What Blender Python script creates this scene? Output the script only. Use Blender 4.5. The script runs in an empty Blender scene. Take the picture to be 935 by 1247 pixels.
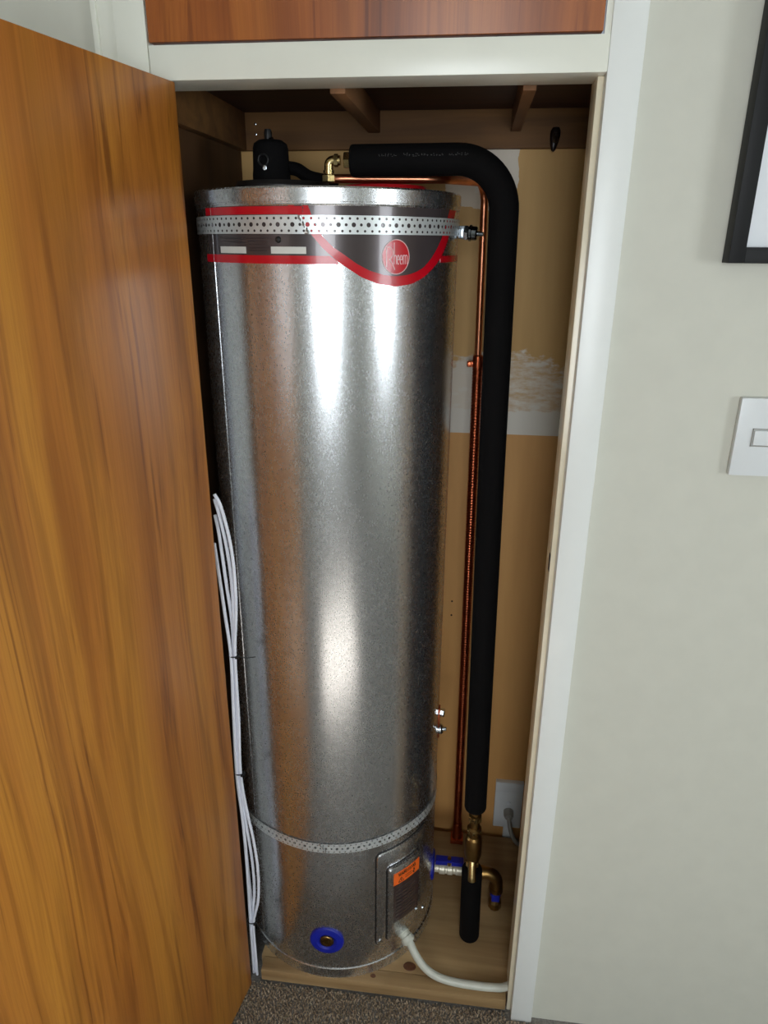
import bpy, bmesh, math, random
from mathutils import Vector, Matrix
random.seed(7)
SC = bpy.context.scene
COL = SC.collection
# ------------------------------------------------------------------ camera
FPX = 865.1
cam_d = bpy.data.cameras.new('camera'); cam = bpy.data.objects.new('camera', cam_d); COL.objects.link(cam)
cam_d.sensor_fit = 'HORIZONTAL'; cam_d.sensor_width = 36.0; cam_d.lens = FPX / 935 * 36.0; cam_d.clip_start = 0.02
yaw, pitch, roll = 0.12025, 0.3628, 0.00668
fw = Vector((-math.sin(yaw) * math.cos(pitch), math.cos(yaw) * math.cos(pitch), -math.sin(pitch)))
rt = Vector((math.cos(yaw), math.sin(yaw), 0)); up = rt.cross(fw)
r2 = rt * math.cos(roll) + up * math.sin(roll); u2 = -rt * math.sin(roll) + up * math.cos(roll)
M4 = Matrix((r2, u2, -fw)).transposed().to_4x4(); M4.translation = Vector((-0.1511, -1.0586, 1.55))
cam.matrix_world = M4
SC.camera = cam
# ------------------------------------------------------------------ world, windows' daylight, exposure
W = bpy.data.worlds.new('sky'); SC.world = W; W.use_nodes = True
W.node_tree.nodes['Background'].inputs[0].default_value = (0.75, 0.85, 1.0, 1); W.node_tree.nodes['Background'].inputs[1].default_value = 1.0
def area(name, loc, rot, sx, sy, power, col):
    d = bpy.data.lights.new(name, 'AREA'); d.shape = 'RECTANGLE'; d.size = sx; d.size_y = sy; d.energy = power; d.color = col
    o = bpy.data.objects.new(name, d); COL.objects.link(o); o.location = loc; o.rotation_euler = rot
    return o
area('daylight_rear_window', (0.05, -3.14, 1.50), (math.radians(90), 0, 0), 0.95, 1.15, 38, (0.90, 0.96, 1.0))
area('daylight_side_window', (1.94, -1.33, 1.42), (math.radians(90), 0, math.radians(90)), 0.62, 0.66, 15, (0.88, 0.95, 1.0))
sun_d = bpy.data.lights.new('sun', 'SUN'); sun_d.energy = 60.0; sun_d.angle = math.radians(0.6); sun_d.color = (1.0, 0.98, 0.95)
sun = bpy.data.objects.new('sun', sun_d); COL.objects.link(sun)
sun.rotation_euler = Vector((-2.2, -0.02, -1.5)).to_track_quat('-Z', 'Y').to_euler()      # shines in through the side window onto the carpet
SC.view_settings.view_transform = 'Standard'; SC.view_settings.look = 'None'
SC.view_settings.exposure = 0.0; SC.view_settings.gamma = 1.0; SC.view_settings.use_curve_mapping = False
SC.cycles.use_denoising = True
SC.cycles.max_bounces = 10; SC.cycles.diffuse_bounces = 6; SC.cycles.glossy_bounces = 5

# ------------------------------------------------------------------ materials
def lin(c):
    return tuple(((v / 255) / 12.92 if v / 255 <= 0.04045 else ((v / 255 + 0.055) / 1.055) ** 2.4) for v in c) + (1,)
class NT:
    def __init__(s, name):
        s.m = bpy.data.materials.new(name); s.m.use_nodes = True; s.t = s.m.node_tree; s.b = s.t.nodes['Principled BSDF']
    def n(s, kind, **kw):
        x = s.t.nodes.new(kind)
        for k, v in kw.items():
            if k in x.inputs: x.inputs[k].default_value = v
            else: setattr(x, k, v)
        return x
    def l(s, a, b): s.t.links.new(a, b)
    def coord(s, scale=(1, 1, 1), out='Object'):
        tc = s.n('ShaderNodeTexCoord'); mp = s.n('ShaderNodeMapping'); mp.inputs['Scale'].default_value = scale
        s.l(tc.outputs[out], mp.inputs['Vector']); return mp.outputs['Vector']
    def noise(s, vec, scale, detail=3, rough=0.55, dist=0.0):
        x = s.n('ShaderNodeTexNoise'); x.inputs['Scale'].default_value = scale; x.inputs['Detail'].default_value = detail
        x.inputs['Roughness'].default_value = rough; x.inputs['Distortion'].default_value = dist
        if vec: s.l(vec, x.inputs['Vector'])
        return x.outputs['Fac']
    def ramp(s, fac, stops):
        x = s.n('ShaderNodeValToRGB'); e = x.color_ramp.elements
        while len(e) < len(stops): e.new(0.5)
        for i, (p, c) in enumerate(stops): e[i].position = p; e[i].color = c if len(c) == 4 else lin(c)
        s.l(fac, x.inputs['Fac']); return x.outputs['Color']
    def mix(s, a, b, fac, mode='MIX'):
        x = s.n('ShaderNodeMix', data_type='RGBA', blend_type=mode)
        for v, i in ((fac, 0), (a, 6), (b, 7)):
            if isinstance(v, (float, int, tuple)): x.inputs[i].default_value = v
            else: s.l(v, x.inputs[i])
        return x.outputs[2]
    def math(s, op, a, b=None):
        x = s.n('ShaderNodeMath', operation=op)
        for i, v in enumerate((a, b)):
            if v is None: continue
            if isinstance(v, (float, int)): x.inputs[i].default_value = v
            else: s.l(v, x.inputs[i])
        return x.outputs[0]
    def bump(s, h, strength=0.2, dist=0.002):
        x = s.n('ShaderNodeBump'); x.inputs['Strength'].default_value = strength; x.inputs['Distance'].default_value = dist
        s.l(h, x.inputs['Height']); s.l(x.outputs['Normal'], s.b.inputs['Normal'])
    def set(s, **kw):
        for k, v in kw.items():
            k = k.replace('_', ' ')
            if isinstance(v, (float, int, tuple)): s.b.inputs[k].default_value = v
            else: s.l(v, s.b.inputs[k])
        return s
def simple(name, rgb, rough=0.5, metal=0.0, var=0.08, vs=60, bump=0.0, spec=0.5, coat=0.0):
    t = NT(name); c = lin(rgb); d = tuple(v * (1 - var) for v in c[:3]) + (1,); e = tuple(min(1, v * (1 + var)) for v in c[:3]) + (1,)
    v = t.coord(); f = t.noise(v, vs, 4)
    t.set(Base_Color=t.ramp(f, [(0.3, d), (0.7, e)]), Roughness=rough, Metallic=metal, Specular_IOR_Level=spec, Coat_Weight=coat)
    if bump: t.bump(f, bump, 0.001)
    return t.m
def wood(name, light, mid, dark, xs=(1, 1, 1), rough=0.42, coat=0.12, streak=22, seed=0.0, along='Z', bump=0.05):
    t = NT(name)
    st = {'Z': (1, 1, 0.045), 'X': (0.045, 1, 1), 'Y': (1, 0.045, 1)}[along]
    tc = t.n('ShaderNodeTexCoord'); ad = t.n('ShaderNodeVectorMath', operation='ADD'); ad.inputs[1].default_value = (seed, seed * 1.7, seed * 0.6)
    t.l(tc.outputs['Object'], ad.inputs[0])
    m0 = t.n('ShaderNodeMapping'); m0.inputs['Scale'].default_value = tuple(2.6 if v == 1 else 0.9 for v in st); t.l(ad.outputs[0], m0.inputs['Vector'])
    wn = t.n('ShaderNodeTexNoise'); wn.inputs['Scale'].default_value = 1.1; wn.inputs['Detail'].default_value = 1.5; t.l(m0.outputs['Vector'], wn.inputs['Vector'])
    sb = t.n('ShaderNodeVectorMath', operation='SUBTRACT'); sb.inputs[1].default_value = (0.5, 0.5, 0.5); t.l(wn.outputs['Color'], sb.inputs[0])
    sc = t.n('ShaderNodeVectorMath', operation='SCALE'); sc.inputs['Scale'].default_value = 0.10; t.l(sb.outputs[0], sc.inputs[0])
    a2 = t.n('ShaderNodeVectorMath', operation='ADD'); t.l(ad.outputs[0], a2.inputs[0]); t.l(sc.outputs[0], a2.inputs[1])
    m1 = t.n('ShaderNodeMapping'); m1.inputs['Scale'].default_value = st; t.l(a2.outputs[0], m1.inputs['Vector'])
    vec = m1.outputs['Vector']
    big = t.noise(vec, streak * 0.33, 3, 0.6); med = t.noise(vec, streak, 4, 0.65, 0.4)
    st2 = tuple(v if v == 1 else 0.008 for v in st)
    m2 = t.n('ShaderNodeMapping'); m2.inputs['Scale'].default_value = st2; t.l(a2.outputs[0], m2.inputs['Vector'])
    fine = t.noise(m2.outputs['Vector'], streak * 14, 3, 0.6)
    base = t.ramp(big, [(0.30, lin(dark)), (0.44, lin(mid)), (0.62, lin(light)), (0.80, lin(mid))])
    s1 = t.ramp(med, [(0.30, (0.42, 0.34, 0.26, 1)), (0.46, (1, 1, 1, 1)), (0.72, (0.84, 0.80, 0.74, 1))])
    s2 = t.ramp(fine, [(0.32, (0.80, 0.76, 0.70, 1)), (0.60, (1, 1, 1, 1))])
    mid2 = t.noise(m2.outputs['Vector'], streak * 3.2, 4, 0.6, 0.3)
    s3 = t.ramp(mid2, [(0.33, (0.45, 0.34, 0.24, 1)), (0.42, (0.90, 0.87, 0.82, 1)), (0.58, (1, 1, 1, 1))])
    wv = t.n('ShaderNodeTexWave', wave_type='BANDS', bands_direction={'Z': 'DIAGONAL', 'X': 'Z', 'Y': 'X'}[along]); wv.inputs['Scale'].default_value = 9.0; wv.inputs['Distortion'].default_value = 9.0; wv.inputs['Detail'].default_value = 3.0; wv.inputs['Detail Scale'].default_value = 1.6
    t.l(vec, wv.inputs['Vector'])
    s4 = t.ramp(wv.outputs['Fac'], [(0.0, (0.62, 0.54, 0.44, 1)), (0.25, (0.94, 0.92, 0.88, 1)), (1.0, (1, 1, 1, 1))])
    c = t.mix(base, s1, 0.5, 'MULTIPLY'); c = t.mix(c, s3, 0.75, 'MULTIPLY'); c = t.mix(c, s4, 0.6, 'MULTIPLY'); c = t.mix(c, s2, 0.7, 'MULTIPLY')
    t.set(Base_Color=c, Roughness=rough, Coat_Weight=coat, Coat_Roughness=0.2)
    if bump: t.bump(fine, bump, 0.0006)
    return t.m
def rough_wood(name, light, dark, along='X', rough=0.7, scale=30):
    t = NT(name); st = {'Z': (1, 1, 0.07), 'X': (0.07, 1, 1), 'Y': (1, 0.07, 1)}[along]
    v = t.coord(st); a = t.noise(v, scale, 4, 0.6, 0.6); b = t.noise(t.coord(), 6, 3)
    c = t.mix(t.ramp(a, [(0.3, lin(dark)), (0.65, lin(light))]), t.ramp(b, [(0.3, (0.72, 0.70, 0.66, 1)), (0.7, (1, 1, 1, 1))]), 0.8, 'MULTIPLY')
    t.set(Base_Color=c, Roughness=rough); t.bump(a, 0.25, 0.001); return t.m
M = {}
M['door'] = wood('varnished_rimu', (198, 134, 48), (182, 114, 42), (142, 82, 26))
M['door2'] = wood('red_rimu', (178, 106, 40), (160, 88, 32), (124, 60, 20), seed=3.3)
M['paint'] = simple('white_gloss_paint', (226, 226, 214), 0.28, var=0.02, vs=18, bump=0.03)
M['wallp'] = simple('cream_wall_paint', (201, 200, 188), 0.6, var=0.02, vs=25, bump=0.05)
M['trimw'] = simple('white_trim_paint', (228, 230, 227), 0.3, var=0.015, vs=18, bump=0.03)
M['jamb'] = simple('cream_gloss_paint', (232, 222, 196), 0.2, var=0.03, vs=40, bump=0.06)
M['ceil'] = simple('ceiling_paint', (205, 206, 202), 0.8, var=0.02)
M['frame_black'] = simple('black_frame_lacquer', (9, 9, 10), 0.5, var=0.1, spec=0.25)
M['mat_white'] = simple('white_mount_card', (225, 228, 232), 0.8, var=0.01)
M['plastic'] = simple('white_plastic', (216, 219, 220), 0.35, var=0.01)
M['rubber'] = simple('black_elastomer_foam', (7, 6, 7), 0.85, var=0.15, vs=220, bump=0.12, spec=0.15)
M['print'] = simple('faded_print', (58, 56, 56), 0.8, var=0.2)
M['blackp'] = simple('black_plastic', (20, 19, 19), 0.45, var=0.1)
M['redp'] = simple('red_plastic', (176, 12, 24), 0.4, var=0.06)
M['bluep'] = simple('blue_plastic', (16, 30, 150), 0.4, var=0.1)
M['copper'] = simple('copper', (238, 158, 120), 0.30, 1.0, var=0.12, vs=30)
M['copper_old'] = simple('tarnished_copper', (176, 92, 62), 0.30, 1.0, var=0.22, vs=24)
M['brass'] = simple('brass', (200, 178, 126), 0.26, 1.0, var=0.12, vs=50)
M['bronze'] = simple('dull_bronze', (142, 112, 66), 0.36, 1.0, var=0.2, vs=50)
M['steel'] = simple('dark_steel', (126, 132, 138), 0.18, 1.0, var=0.1)
M['nickel'] = simple('nickel_plate', (222, 214, 194), 0.4, 0.35, var=0.06)
M['zinc'] = simple('bright_zinc', (206, 214, 220), 0.22, 1.0, var=0.08)
M['strap'] = simple('galvanised_strap', (214, 218, 218), 0.38, 0.55, var=0.05, vs=90)
M['red_ink'] = simple('red_ink', (190, 8, 28), 0.25, var=0.04, coat=0.25)
M['grey_ink'] = simple('dark_grey_ink', (78, 70, 71), 0.22, metal=0.35, var=0.05, coat=0.35)
M['white_ink'] = simple('pale_grey_ink', (212, 212, 206), 0.35, var=0.02)
M['dim_ink'] = simple('dim_brown_ink', (52, 44, 46), 0.4, var=0.1)
M['pink_ink'] = simple('pale_pink_ink', (226, 190, 192), 0.3, var=0.02)
M['orange_ink'] = simple('orange_ink', (240, 104, 34), 0.35, var=0.03)
M['black_ink'] = simple('black_ink', (24, 14, 12), 0.5, var=0.1)
M['dark_sheet'] = simple('dark_sticker_film', (58, 44, 42), 0.22, var=0.12, vs=40, coat=0.4)
M['cable'] = simple('white_cable_sheath', (224, 226, 236), 0.4, var=0.02)
M['hose'] = simple('off_white_conduit', (196, 198, 186), 0.4, var=0.04)
M['greycord'] = simple('grey_flex', (150, 148, 140), 0.45, var=0.04)
M['hole'] = simple('dark_cavity', (14, 10, 8), 0.9, var=0.05)
M['shelf'] = rough_wood('dark_stained_shelf', (74, 36, 18), (52, 22, 12), 'X', 0.6)
M['cleat'] = rough_wood('brown_cleat', (132, 92, 48), (104, 70, 36), 'X')
M['batten'] = rough_wood('brown_batten', (142, 98, 60), (110, 74, 44), 'Y')
M['side'] = rough_wood('brown_side_board', (104, 72, 42), (78, 52, 30), 'Z', scale=14)
M['ply'] = rough_wood('pine_board', (180, 150, 106), (138, 108, 70), 'X', 0.7, 22)
M['knot'] = simple('pine_knot', (100, 60, 34), 0.6, var=0.3, vs=200)
M['hookm'] = simple('dark_bronze_hook', (26, 16, 14), 0.3, 0.3, var=0.2)
# galvanised tank skin: fine spangle in roughness and relief
t = NT('galvanised_steel'); vec = t.coord((1, 1, 0.6)); vo = t.n('ShaderNodeTexVoronoi'); vo.inputs['Scale'].default_value = 520; t.l(vec, vo.inputs['Vector'])
sp = t.n('ShaderNodeSeparateColor'); t.l(vo.outputs['Color'], sp.inputs[0])
nz = t.noise(vec, 9, 4)
t.set(Base_Color=t.ramp(sp.outputs[0], [(0.0, (0.61, 0.62, 0.635, 1)), (1.0, (0.71, 0.72, 0.74, 1))]), Metallic=0.975,
      Roughness=t.math('ADD', t.math('MULTIPLY', sp.outputs[1], 0.055), t.math('ADD', t.math('MULTIPLY', nz, 0.06), 0.20)))
t.bump(t.math('ADD', sp.outputs[2], t.math('MULTIPLY', t.noise(vec, 3.0, 2), 1.5)), 0.014, 0.0002)
M['galv'] = t.m
# back wall: brown hardboard with smeared white plaster left on it (real stains with their own shape)
t = NT('hardboard_with_plaster'); tc = t.n('ShaderNodeTexCoord'); xyz = t.n('ShaderNodeSeparateXYZ'); t.l(tc.outputs['Object'], xyz.inputs[0])
X, Z = xyz.outputs[0], xyz.outputs[2]
n1 = t.noise(t.coord(), 13, 4, 0.6); n2 = t.noise(t.coord((1, 1, 3)), 26, 4, 0.65); n3 = t.noise(t.coord((1, 1, 0.12)), 18, 3)
lo = t.math('GREATER_THAN', Z, 1.158); hr = t.n('ShaderNodeClamp'); t.l(t.math('MULTIPLY', t.math('SUBTRACT', t.math('ADD', 1.23, t.math('MULTIPLY', t.math('ADD', n1, t.math('MULTIPLY', n2, 0.35)), 0.14)), Z), 70.0), hr.inputs[0]); hi = hr.outputs[0]
band = t.math('MULTIPLY', lo, hi)
solid = t.math('MULTIPLY', lo, t.math('LESS_THAN', Z, t.math('ADD', 1.195, t.math('MULTIPLY', n2, 0.03))))
leftp = t.math('LESS_THAN', X, -0.10)
dens = t.math('MAXIMUM', t.math('MAXIMUM', solid, t.math('MULTIPLY', leftp, 0.85)), t.ramp(n2, [(0.36, (0.25, 0.25, 0.25, 1)), (0.62, (0.95, 0.95, 0.95, 1))]))
m_band = t.math('MULTIPLY', band, dens)
def boxmask(x0, x1, z0, z1):
    j = t.math('MULTIPLY', t.math('SUBTRACT', n1, 0.5), 0.05)
    xx = t.math('ADD', X, j); zz = t.math('ADD', Z, j)
    a = t.math('MULTIPLY', t.math('GREATER_THAN', xx, x0), t.math('LESS_THAN', xx, x1))
    return t.math('MULTIPLY', a, t.math('MULTIPLY', t.math('GREATER_THAN', zz, z0), t.math('LESS_THAN', zz, z1)))
mk = t.math('MAXIMUM', t.math('MAXIMUM', m_band, t.math('MULTIPLY', boxmask(-0.225, -0.125, 1.612, 1.668), 0.7)), t.math('MULTIPLY', boxmask(-0.16, -0.083, 1.645, 1.72), 0.85))
lower = t.math('LESS_THAN', Z, 1.158)
brown = t.mix(t.ramp(n3, [(0.3, lin((196, 154, 90))), (0.7, lin((210, 168, 104)))]), t.ramp(n3, [(0.3, lin((206, 152, 88))), (0.7, lin((220, 166, 100)))]), lower)
t.set(Base_Color=t.mix(brown, lin((226, 220, 208)), mk), Roughness=0.6)
t.bump(mk, 0.3, 0.001)
M['backwall'] = t.m
# carpet
t = NT('carpet_backing'); f = t.noise(t.coord(), 240, 4, 0.7)
t.set(Base_Color=t.ramp(f, [(0.3, lin((100, 96, 92))), (0.7, lin((146, 142, 136)))]), Roughness=0.95); t.bump(f, 0.6, 0.004); M['carpet'] = t.m
t = NT('carpet_yarn'); f = t.noise(t.coord(), 190, 3, 0.7)
t.set(Base_Color=t.ramp(f, [(0.30, lin((106, 92, 76))), (0.5, lin((154, 136, 114))), (0.7, lin((188, 170, 146)))]), Roughness=0.95); M['yarn'] = t.m

# ------------------------------------------------------------------ mesh helpers
def smooth(bm, ang=0.42):
    bm.normal_update()
    for f in bm.faces: f.smooth = True
    for e in bm.edges:
        if len(e.link_faces) == 2 and e.calc_face_angle(0) > ang: e.smooth = False
def obj(name, bm, mat, parent=None, sm=True, label=None, cat=None, group=None, kind=None):
    bmesh.ops.recalc_face_normals(bm, faces=bm.faces)
    if sm: smooth(bm)
    me = bpy.data.meshes.new(name); bm.to_mesh(me); bm.free()
    me.materials.append(M[mat] if isinstance(mat, str) else mat)
    o = bpy.data.objects.new(name, me); COL.objects.link(o)
    if parent: o.parent = parent; o.matrix_parent_inverse = parent.matrix_world.inverted()
    return tag(o, label, cat, group, kind)
def tag(o, label=None, cat=None, group=None, kind=None):
    if label: o['label'] = label
    if cat: o['category'] = cat
    if group: o['group'] = group
    if kind: o['kind'] = kind
    return o
def thing(name, loc, label, cat, group=None, rz=0.0, kind=None):
    o = bpy.data.objects.new(name, None); COL.objects.link(o); o.empty_display_size = 0.05
    o.location = loc; o.rotation_euler = (0, 0, rz)
    o.matrix_world = Matrix.Translation(loc) @ Matrix.Rotation(rz, 4, 'Z')
    return tag(o, label, cat, group, kind)
def B(): return bmesh.new()
def box(bm, x0, x1, y0, y1, z0, z1, bev=0.0, mat=None):
    m = Matrix.Translation(((x0 + x1) / 2, (y0 + y1) / 2, (z0 + z1) / 2)) @ Matrix.Diagonal((x1 - x0, y1 - y0, z1 - z0, 1))
    if mat: m = mat @ m
    r = bmesh.ops.create_cube(bm, size=1, matrix=m)
    if bev:
        es = list({e for v in r['verts'] for e in v.link_edges})
        bmesh.ops.bevel(bm, geom=es, offset=bev, segments=2, affect='EDGES', profile=0.6)
    return bm
def cbox(*a, **k): return box(B(), *a, **k)
def frame_of(d):
    d = d.normalized(); a = Vector((0, 0, 1)) if abs(d.z) < 0.9 else Vector((1, 0, 0))
    u = d.cross(a).normalized(); return u, u.cross(d).normalized()
def lathe(bm, prof, origin=(0, 0, 0), axis=(0, 0, 1), seg=32, caps=True):
    o = Vector(origin); d = Vector(axis).normalized(); u, v = frame_of(d); rings = []
    for r, h in prof:
        if r < 1e-6: rings.append([bm.verts.new(o + d * h)])
        else: rings.append([bm.verts.new(o + d * h + (u * math.cos(2 * math.pi * k / seg) + v * math.sin(2 * math.pi * k / seg)) * r) for k in range(seg)])
    for a, b in zip(rings, rings[1:]):
        if len(a) == 1 and len(b) == 1: continue
        for k in range(seg):
            k2 = (k + 1) % seg
            if len(a) == 1: bm.faces.new((a[0], b[k2], b[k]))
            elif len(b) == 1: bm.faces.new((a[k], a[k2], b[0]))
            else: bm.faces.new((a[k], a[k2], b[k2], b[k]))
    if caps:
        if len(rings[0]) > 1: bm.faces.new(rings[0][::-1])
        if len(rings[-1]) > 1: bm.faces.new(rings[-1])
    return bm
def catmull(pts, n=8):
    P = [Vector(p) for p in pts]; P = [P[0] * 2 - P[1]] + P + [P[-1] * 2 - P[-2]]; out = []
    for i in range(1, len(P) - 2):
        a, b, c, d = P[i - 1:i + 3]
        for k in range(n):
            t = k / n
            out.append(0.5 * ((2 * b) + (c - a) * t + (2 * a - 5 * b + 4 * c - d) * t * t + (3 * b - a - 3 * c + d) * t ** 3))
    out.append(P[-2]); return out
def fillet(pts, r, n=8):
    P = [Vector(p) for p in pts]; out = [P[0]]
    for a, b, c in zip(P, P[1:], P[2:]):
        u = (a - b).normalized(); v = (c - b).normalized(); th = math.acos(max(-1, min(1, u.dot(v))))
        if th > 3.1: continue
        d = min(r / math.tan(th / 2), (a - b).length * 0.49, (c - b).length * 0.49); rr = d * math.tan(th / 2)
        ctr = b + (u + v).normalized() * (rr / math.sin(th / 2)); p0 = b + u * d; p1 = b + v * d
        e0 = p0 - ctr; e1 = p1 - ctr; tot = math.pi - th; ax = e0.cross(e1).normalized()
        for k in range(n + 1): out.append(ctr + Matrix.Rotation(tot * k / n, 3, ax) @ e0)
    out.append(P[-1]); return out
def tube(bm, path, rad, seg=12, caps=True, rnd=0.0):
    P = [Vector(p) for p in path]; R = rad if isinstance(rad, (list, tuple)) else [rad] * len(P)
    d = (P[1] - P[0]).normalized(); u, v = frame_of(d); rings = []
    for i, p in enumerate(P):
        nd = (P[min(i + 1, len(P) - 1)] - P[max(i - 1, 0)]).normalized()
        u = (u - nd * u.dot(nd)).normalized(); v = nd.cross(u)
        rings.append([bm.verts.new(p + (u * math.cos(2 * math.pi * k / seg) + v * math.sin(2 * math.pi * k / seg)) * R[i]) for k in range(seg)])
    for a, b in zip(rings, rings[1:]):
        for k in range(seg): bm.faces.new((a[k], a[(k + 1) % seg], b[(k + 1) % seg], b[k]))
    if caps: bm.faces.new(rings[0][::-1]); bm.faces.new(rings[-1])
    return bm
def rounded_tube(bm, path, r, e=0.006, seg=24):
    P = [Vector(p) for p in path]; a = (P[1] - P[0]).normalized(); b = (P[-1] - P[-2]).normalized()
    pre = [P[0], P[0] + a * e * 0.3, P[0] + a * e]; post = [P[-1] - b * e, P[-1] - b * e * 0.3, P[-1]]
    rr = [r - e * 0.8, r - e * 0.25, r] + [r] * (len(P) - 2) + [r, r - e * 0.25, r - e * 0.8]
    return tube(bm, pre + P[1:-1] + post, rr, seg)
def hexnut(bm, o, axis, r, h): return lathe(bm, [(r * 0.9, 0), (r, h * 0.12), (r, h * 0.88), (r * 0.9, h)], o, axis, 6)
# -- curved pieces lying on the tank: angle a (degrees, 0 faces the room, + to the right), height z
TC = (-0.4046, 0.2357); TR = 0.22
def tp(a, z, r): a = math.radians(a); return Vector((TC[0] + math.sin(a) * r, TC[1] - math.cos(a) * r, z))
def ribbon(bm, cols, r0, r1):
    """cols = list of (a0, z0, a1, z1): one column of a strip per entry, with thickness r0..r1"""
    rows = [(bm.verts.new(tp(a0, z0, r1)), bm.verts.new(tp(a1, z1, r1)), bm.verts.new(tp(a1, z1, r0)), bm.verts.new(tp(a0, z0, r0))) for a0, z0, a1, z1 in cols]
    for p, q in zip(rows, rows[1:]):
        for k in range(4): bm.faces.new((p[k], q[k], q[(k + 1) % 4], p[(k + 1) % 4]))
    bm.faces.new(rows[0][::-1]); bm.faces.new(rows[-1]); return bm
def cpatch(bm, a0, a1, z0, z1, r0, r1, n=None):
    n = n or max(2, int(abs(a1 - a0) / 2.5)); return ribbon(bm, [(a0 + (a1 - a0) * i / n, z0, a0 + (a1 - a0) * i / n, z1) for i in range(n + 1)], r0, r1)
def interp(tab, x):
    for (x0, y0), (x1, y1) in zip(tab, tab[1:]):
        if x <= x1: return y0 + (y1 - y0) * (x - x0) / (x1 - x0)
    return tab[-1][1]
def stroke(bm, pts, w, f, r0, r1):
    """flat pen stroke through 2D pts (metres on the surface); f maps (u, v, r) to a point"""
    P = [Vector(p) for p in pts]; rows = []
    for i, p in enumerate(P):
        d = (P[min(i + 1, len(P) - 1)] - P[max(i - 1, 0)]).normalized(); n = Vector((-d.y, d.x)) * w / 2
        a, b = p + n, p - n
        rows.append((bm.verts.new(f(a.x, a.y, r1)), bm.verts.new(f(b.x, b.y, r1)), bm.verts.new(f(b.x, b.y, r0)), bm.verts.new(f(a.x, a.y, r0))))
    for p, q in zip(rows, rows[1:]):
        for k in range(4): bm.faces.new((p[k], q[k], q[(k + 1) % 4], p[(k + 1) % 4]))
    bm.faces.new(rows[0][::-1]); bm.faces.new(rows[-1])
def arc(cx, cy, rx, ry, a0, a1, n=10): return [(cx + rx * math.cos(math.radians(a0 + (a1 - a0) * i / n)), cy + ry * math.sin(math.radians(a0 + (a1 - a0) * i / n))) for i in range(n + 1)]
GL = {'W': [[(0, 1), (.25, 0), (.5, .7), (.75, 0), (1, 1)]], 'A': [[(0, 0), (.5, 1), (1, 0)], [(.2, .35), (.8, .35)]],
      'R': [[(0, 0), (0, 1), (.7, 1), (1, .8), (.7, .5), (0, .5)], [(.5, .5), (1, 0)]], 'N': [[(0, 0), (0, 1), (1, 0), (1, 1)]],
      'I': [[(.5, 0), (.5, 1)]], 'G': [[(1, .85), (.5, 1), (0, .7), (0, .3), (.5, 0), (1, .15), (1, .5), (.6, .5)]]}

# ================================================================== SETTING
S = 'structure'
ZH, ZP = 1.752, 1.7966
obj('floor', cbox(-2.4, 2.1, -3.3, 0.5, -0.05, 0.0), 'carpet', None, False, 'brown cut-pile carpet floor in front of the cupboard', 'floor', kind=S)
obj('ceiling', cbox(-2.4, 2.1, -3.3, 0.5, 2.4, 2.45), 'ceil', None, False, 'plain white ceiling of the room', 'ceiling', kind=S)
bm = B(); box(bm, -2.4, -0.6745, 0.012, 0.09, 0, 2.4); box(bm, 0.043, 2.0, 0.012, 0.09, 0, 2.4); box(bm, -0.6745, 0.043, 0.02, 0.09, 2.34, 2.4)
obj('wall_front', bm, 'wallp', None, False, 'cream painted wall around the cupboard', 'wall', kind=S)
obj('wall_left', cbox(-2.4, -2.3, -3.2, 0.012, 0, 2.4), 'wallp', None, False, 'cream painted side wall left of the cupboard', 'wall', kind=S)
bm = B(); box(bm, 2.0, 2.1, -3.2, -1.66, 0, 2.4); box(bm, 2.0, 2.1, -1.0, 0.012, 0, 2.4); box(bm, 2.0, 2.1, -1.66, -1.0, 0, 1.07); box(bm, 2.0, 2.1, -1.66, -1.0, 1.77, 2.4)
obj('wall_right', bm, 'wallp', None, False, 'cream side wall with a window right of the cupboard', 'wall', kind=S)
bm = B(); box(bm, -2.4, -0.48, -3.3, -3.2, 0, 2.4); box(bm, 0.58, 2.1, -3.3, -3.2, 0, 2.4); box(bm, -0.48, 0.58, -3.3, -3.2, 0, 0.88); box(bm, -0.48, 0.58, -3.3, -3.2, 2.12, 2.4)
obj('wall_rear', bm, 'wallp', None, False, 'cream wall with a window facing the cupboard', 'wall', kind=S)
w1 = thing('window_1', (0.05, -3.2, 0.88), 'white framed window facing the cupboard', 'window', kind=S)
bm = B()
for x in (-0.48, 0.03, 0.55): box(bm, x, x + 0.03, -3.23, -3.19, 0.88, 2.12)
for z in (0.88, 2.09): box(bm, -0.48, 0.58, -3.23, -3.19, z, z + 0.03)
obj('window_frame', bm, 'paint', w1, False)
w2 = thing('window_2', (2.0, -1.33, 1.07), 'white framed window in the right side wall', 'window', kind=S)
bm = B()
for y in (-1.66, -1.03): box(bm, 1.99, 2.03, y, y + 0.03, 1.07, 1.77)
for z in (1.07, 1.74): box(bm, 1.99, 2.03, -1.66, -1.0, z, z + 0.03)
obj('window_frame', bm, 'paint', w2, False)
# cupboard shell
obj('wall_closet_back', cbox(-0.65, 0.11, 0.48, 0.5, 0, 1.802), 'backwall', None, False, 'brown hardboard back of the cupboard smeared with white plaster', 'wall', kind=S)
obj('wall_closet_left', cbox(-0.65, -0.63, 0.09, 0.48, 0, 1.802), 'side', None, False, 'dark brown board side of the cupboard beside the tank', 'wall', kind=S)
obj('wall_closet_right', cbox(0.09, 0.11, 0.09, 0.48, 0, 1.802), 'side', None, False, 'brown board side of the cupboard behind the jamb', 'wall', kind=S)
obj('trim_1', cbox(-0.63, 0.09, 0.46, 0.48, 1.718, 1.784, bev=0.001), 'cleat', None, True, 'brown timber cleat along the cupboard back under the shelf', 'cleat', kind=S)
obj('trim_2', cbox(-0.63, -0.612, 0.09, 0.46, 1.718, 1.784, bev=0.001), 'cleat', None, True, 'brown timber cleat along the cupboard side under the shelf', 'cleat', kind=S)
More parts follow.
